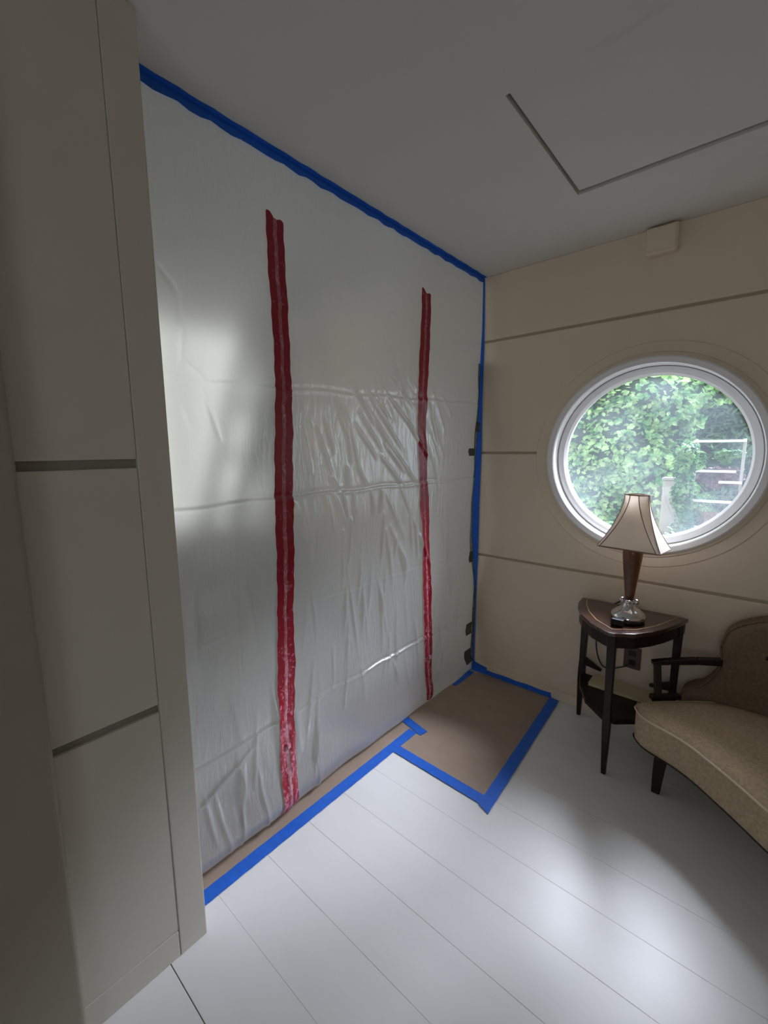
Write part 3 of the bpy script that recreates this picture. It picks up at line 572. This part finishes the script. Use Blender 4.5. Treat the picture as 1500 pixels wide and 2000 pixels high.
# back: outline in elevation, padded
ol = catmull([(1.16, 0.30), (1.185, 0.365), (1.25, 0.41), (1.305, 0.52), (1.300, 0.62), (1.33, 0.70), (1.41, 0.755), (1.52, 0.785), (1.75, 0.80), (2.05, 0.80), (2.35, 0.78), (2.52, 0.70), (2.56, 0.58), (2.56, 0.30)], 6, False)
bx = MB(); rings = []
cxb, czb = 1.9, 0.5
for s, y in ((0.90, 2.335), (0.95, 2.338), (0.985, 2.352), (1.0, 2.38), (1.0, 2.45), (0.985, 2.475), (0.96, 2.482)):
    rings.append([(cxb + (x - cxb) * s if True else x, y, z if z < 0.38 else czb + (z - czb) * s) for x, z in ol])
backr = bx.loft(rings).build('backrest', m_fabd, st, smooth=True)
MB().tube([(x, 2.372, z) for x, z in ol], 0.005, 6).build('back_piping', m_fabd, backr, smooth=True)
for bxp, bz in ((1.46, 0.62), (1.62, 0.66), (1.78, 0.62), (1.94, 0.66), (2.10, 0.62), (2.26, 0.66), (2.42, 0.62), (1.54, 0.50), (1.70, 0.50), (1.86, 0.50), (2.02, 0.50), (2.18, 0.50), (2.34, 0.50)):
    MB().lathe([(0.001, -0.006), (0.008, -0.005), (0.012, 0.0), (0.012, 0.004)], (bxp, 2.335, bz), 12, 'y').build('button', m_dark, backr, smooth=True)
rail = [(1.062, 2.235, 0.512), (1.12, 2.275, 0.520), (1.22, 2.335, 0.532), (1.315, 2.385, 0.538)]
MB().beam(rail[0], rail[1], 0.030, 0.020, 0.032, 0.024).beam(rail[1], rail[2], 0.032, 0.024, 0.034, 0.028).beam(rail[2], rail[3], 0.034, 0.028, 0.034, 0.030).build('arm_rail', m_dark, st, bevel=0.004)
MB().beam((1.098, 2.205, 0.375), (1.080, 2.245, 0.515), 0.028, 0.024).build('arm_post', m_dark, st, bevel=0.003)
MB().beam((1.075, 2.175, 0.372), (1.175, 2.265, 0.372), 0.028, 0.022).build('arm_base', m_dark, st, bevel=0.003)

# ------------------------------------------------------------------ outside
g = struct(MB().box(-9, 12, 2.66, 14, -0.35, -0.25).build('ground', m_soil))
struct(MB().box(-2.4, 3.4, D + 0.12, D + 0.22, H + 0.12, H + 0.24).build('roof_eave', m_gwhite))
def leaf_cloud(n, fn, size, lean=0.5, seed=1, long=1.5):
    rs = np.random.RandomState(seed); V = []; F = []
    for k in range(n):
        c, nrm = fn(rs)
        s = size * rs.uniform(0.6, 1.3)
        nn = np.array(nrm) + rs.normal(0, lean, 3); nn /= np.linalg.norm(nn)
        a = np.cross(nn, rs.normal(0, 1, 3)); a /= np.linalg.norm(a); b = np.cross(nn, a)
        L = s * long; c = np.array(c); i = len(V)
        V += [tuple(c - a * L / 2), tuple(c - a * L * .1 + b * s * .5 + nn * s * .1), tuple(c + a * L * .35 + b * s * .3 + nn * s * .05), tuple(c + a * L / 2), tuple(c + a * L * .35 - b * s * .3 + nn * s * .05), tuple(c - a * L * .1 - b * s * .5 + nn * s * .1), tuple(c - nn * s * 0.02)]
        F += [(i, i + 5, i + 6), (i, i + 6, i + 1), (i + 6, i + 5, i + 4), (i + 6, i + 2, i + 1), (i + 6, i + 4, i + 3), (i + 6, i + 3, i + 2)]
    return V, F
def blob_fn(cx, cy, cz, rx, ry, rz, lump=0.25, freq=2.0):
    def fn(rs):
        while True:
            d = rs.normal(0, 1, 3); d /= np.linalg.norm(d)
            if d[1] < 0.45: break
        f = 1 + lump * noise.noise(Vector((d[0] * freq + cx, d[1] * freq, d[2] * freq + cz))) * 2
        f *= rs.uniform(0.86, 1.03)
        return (cx + d[0] * rx * f, cy + d[1] * ry * f, cz + d[2] * rz * f), (d[0] * .6, d[1] * .6 - .3, d[2] * .6 + 0.55)
    return fn
def blob_mesh(cx, cy, cz, rx, ry, rz, lump=0.25, freq=2.0, s=0.84):
    V = []; F = []; n, m_ = 28, 16
    for j in range(m_ + 1):
        for i in range(n):
            th = math.pi * j / m_; ph = 2 * math.pi * i / n; d = (math.sin(th) * math.cos(ph), math.sin(th) * math.sin(ph), math.cos(th))
            f = s * (1 + lump * noise.noise(Vector((d[0] * freq + cx, d[1] * freq, d[2] * freq + cz))) * 2)
            V.append((cx + d[0] * rx * f, cy + d[1] * ry * f, cz + d[2] * rz * f))
    F = [(j * n + i, j * n + (i + 1) % n, (j + 1) * n + (i + 1) % n, (j + 1) * n + i) for j in range(m_) for i in range(n)]
    return V, F
def plant(name, label, cat, blobs, n, size, ml, seed, trunk=True, lean=0.5, long=1.5, group=None):
    bx0 = blobs[0]; r = empty(name, (bx0[0], bx0[1], -0.25), label, cat, group)
    V = []; F = []; CV = MB()
    for k, b in enumerate(blobs):
        v, f = leaf_cloud(int(n * b[6] if len(b) > 6 else n / len(blobs)), blob_fn(*b[:6]), size, lean, seed + k, long)
        k0 = len(V); V += v; F += [tuple(q + k0 for q in t) for t in f]
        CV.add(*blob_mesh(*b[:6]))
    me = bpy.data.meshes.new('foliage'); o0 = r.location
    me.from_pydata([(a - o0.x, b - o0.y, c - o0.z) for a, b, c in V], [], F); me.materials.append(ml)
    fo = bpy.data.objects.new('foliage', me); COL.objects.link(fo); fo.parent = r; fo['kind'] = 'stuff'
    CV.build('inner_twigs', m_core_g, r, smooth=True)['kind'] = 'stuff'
    if trunk: MB().tube([(bx0[0], bx0[1], -0.25), (bx0[0] + .05, bx0[1], 0.4), (bx0[0], bx0[1] + .1, bx0[2])], [0.06, 0.05, 0.035], 8).build('trunk', m_bark, r, smooth=True)
    return r
def at_depth(bl, y1, ry):
    y0 = sum(b[1] for b in bl) / len(bl); q = y1 / y0
    return [(1.36 + (b[0] - 1.36) * q, y1 + (b[1] - y0) * 0.4, 1.5 + (b[2] - 1.5) * q, b[3] * q, ry, b[5] * q) + tuple(b[6:]) for b in bl]
hb = at_depth([(-0.75, 5.1, 1.15, 0.75, 0.5, 0.70, .16), (0.05, 5.0, 1.45, 0.70, 0.5, 0.55, .2), (0.40, 5.1, 1.10, 0.55, 0.45, 0.50, .18), (-0.25, 4.95, 0.75, 0.65, 0.5, 0.45, .16), (0.30, 5.2, 1.95, 0.75, 0.5, 0.42, .18), (-0.85, 5.3, 0.35, 0.9, 0.5, 0.5, .06), (-0.8, 5.4, 1.9, 0.7, 0.5, 0.45, .06)], 5.85, 0.38)
hedge = plant('leafy_hedge', 'broad-leaved bright green hedge filling the left and middle of the round window', 'hedge', hb, 15000, 0.050, m_leaf, 11)
# the largest front leaves one by one
lm = bpy.data.meshes.new('leaf'); v, f = leaf_cloud(1, lambda rs: ((0, 0, 0), (0, -1, 0.3)), 0.062, 0.01, 5, 1.4); lm.from_pydata(v, [], f); lm.materials.append(m_leaf)
rs = np.random.RandomState(21); fns = [blob_fn(*b[:6]) for b in hb[:5]]
for k in range(220):
    c, nr = fns[k % 5](rs); lo = bpy.data.objects.new('leaf', lm); COL.objects.link(lo); lo.parent = hedge
    lo.location = Vector((c[0], c[1] - 0.05 - 0.05 * rs.rand(), c[2])) - hedge.location; lo.rotation_euler = rs.uniform(-0.9, 0.9, 3); s = rs.uniform(0.8, 1.25); lo.scale = (s, s, s)
plant('tall_tree', 'pale hazy leafy tree rising behind the hedge at the top of the window', 'tree', at_depth([(-0.1, 7.2, 2.7, 1.5, 0.8, 1.1), (-1.6, 7.4, 2.2, 1.4, 0.8, 1.3), (-0.2, 7.6, 1.4, 1.8, 0.6, 1.2)], 8.6, 0.6), 11000, 0.065, m_leaf, 31)
plant('yellow_green_tree', 'yellow-green branch tree at the upper right of the window view', 'tree', at_depth([(1.5, 7.6, 3.1, 1.5, 0.8, 0.8), (2.6, 7.8, 2.6, 1.4, 0.8, 1.2)], 10.4, 0.6), 8000, 0.05, m_leafy, 41)
plant('conifer', 'dark fine-needled conifer behind the white garden rack', 'tree', at_depth([(1.5, 7.0, 1.9, 1.15, 0.6, 0.9), (1.2, 6.9, 1.0, 1.2, 0.6, 0.9), (2.5, 7.0, 1.4, 1.2, 0.7, 1.2)], 7.05, 0.45), 14000, 0.034, m_leafd, 51, lean=0.25, long=3.2)
plant('right_shrub', 'bright leafy shrub at the right edge of the round window', 'shrub', [(1.66, 4.55, 1.60, 0.27, 0.22, 0.22), (1.74, 4.55, 1.05, 0.30, 0.25, 0.40)], 2600, 0.048, m_leafy, 61)
plant('ivy', 'dark ivy climbing the grey garden pillar left of the white rack', 'ivy', [(0.83, 4.92, 1.10, 0.08, 0.09, 0.30), (0.85, 4.92, 0.72, 0.08, 0.09, 0.28), (0.84, 4.92, 1.38, 0.08, 0.08, 0.14)], 1900, 0.028, m_ivy, 71)
plant('garden_bush', 'small lime-green bush on the upper bar of the white rack', 'shrub', [(1.14, 5.26, 1.405, 0.11, 0.05, 0.06)], 700, 0.022, m_ivy, 81, trunk=False)
# low planting under the window
plant('low_shrub', 'pale low shrub along the bottom edge of the round window', 'shrub', [(0.55, 4.3, 0.35, 0.45, 0.3, 0.42), (1.0, 4.4, 0.25, 0.4, 0.3, 0.38)], 2200, 0.035, m_ivy, 91)
# grey pillars
for x0, x1, zt_, lab in ((0.64, 0.86, 1.17, 'grey concrete pillar behind the lamp, left of the ivy'), (1.32, 1.44, 1.30, 'grey concrete pillar right of the white garden rack')):
    pl_ = empty('garden_pillar', ((x0 + x1) / 2, 5.08, -0.25), lab, 'pillar')
    MB().box(x0, x1, 5.10, 5.24, -0.25, zt_).build('shaft', m_wrap, pl_, bevel=0.008)
    MB().box(x0 - 0.012, x1 + 0.012, 5.09, 5.25, zt_, zt_ + 0.03).build('cap', m_wrap, pl_, bevel=0.008)
rk = empty('garden_rack', (1.1, 5.2, -0.25), 'white painted garden rack with horizontal bars standing among plants', 'rack')
for x in (0.88, 1.24): MB().box(x - 0.012, x + 0.012, 5.15, 5.18, -0.25, 1.57).build('upright', m_wrap, rk, bevel=0.003)
for x0, x1, z in ((0.86, 1.25, 1.55), (0.89, 1.20, 1.27), (1.08, 1.25, 1.17), (0.89, 1.25, 0.985), (0.86, 1.15, 0.66)):
    MB().box(x0, x1, 5.09, 5.15, z - 0.011, z + 0.011).build('bar', m_gwhite, rk, bevel=0.003)
# heap of mauve leaves and bare vine on the rack
r = empty('mauve_plant', (1.1, 5.2, 0.9), 'heap of mauve leaves with bare twigs hanging over the white rack bars', 'plant')
v, f = leaf_cloud(420, blob_fn(1.08, 5.255, 1.21, 0.16, 0.05, 0.08), 0.045, 0.6, 101); o0 = r.location
me = bpy.data.meshes.new('foliage'); me.from_pydata([(a - o0.x, b - o0.y, c - o0.z) for a, b, c in v], [], f); me.materials.append(m_mauve)
fo = bpy.data.objects.new('foliage', me); COL.objects.link(fo); fo.parent = r; fo['kind'] = 'stuff'
tw = MB(); rr = random.Random(9)
for k in range(46):
    x = rr.uniform(0.92, 1.26); z = rr.uniform(0.75, 1.15); P = [(x, 5.25 + rr.uniform(-.035, .03), z)]
    for q in range(4): P.append((P[-1][0] + rr.uniform(-.05, .05), P[-1][1] + rr.uniform(-.01, .01), P[-1][2] - rr.uniform(0.02, 0.09)))
    tw.tube(P, 0.003, 4)
t_ = tw.build('twigs', m_bark, r); t_['kind'] = 'stuff'
# planters and stones low down
for x, lab in ((1.03, 'terracotta flower pot on the low stone step, left one under the white rack'), (1.20, 'terracotta flower pot on the low stone step, right one under the white rack')):
    pt = empty('flower_pot', (x, 5.385, 0.70), lab, 'pot')
    MB().lathe([(0.001, 0.0), (0.045, 0.0), (0.062, 0.12), (0.058, 0.12), (0.042, 0.01), (0.001, 0.01)], (x, 5.385, 0.701), 18).build('bowl', m_terra, pt, smooth=True)
    MB().lathe([(0.060, 0.118), (0.069, 0.118), (0.069, 0.145), (0.060, 0.145)], (x, 5.385, 0.701), 18).build('rim', m_terra, pt)
ss = empty('stone_step', (1.1, 5.35, -0.25), 'low pale stone step behind the white garden rack', 'step')
for k in range(4):
    for q in range(5):
        MB().box(0.86 + q * 0.13 - (k % 2) * .05, 0.985 + q * 0.13 - (k % 2) * .05, 5.33, 5.45, -0.25 + k * 0.2375, -0.02 + k * 0.2375 + random.uniform(-.004, .001)).build('stone', m_stone, ss, bevel=0.01)
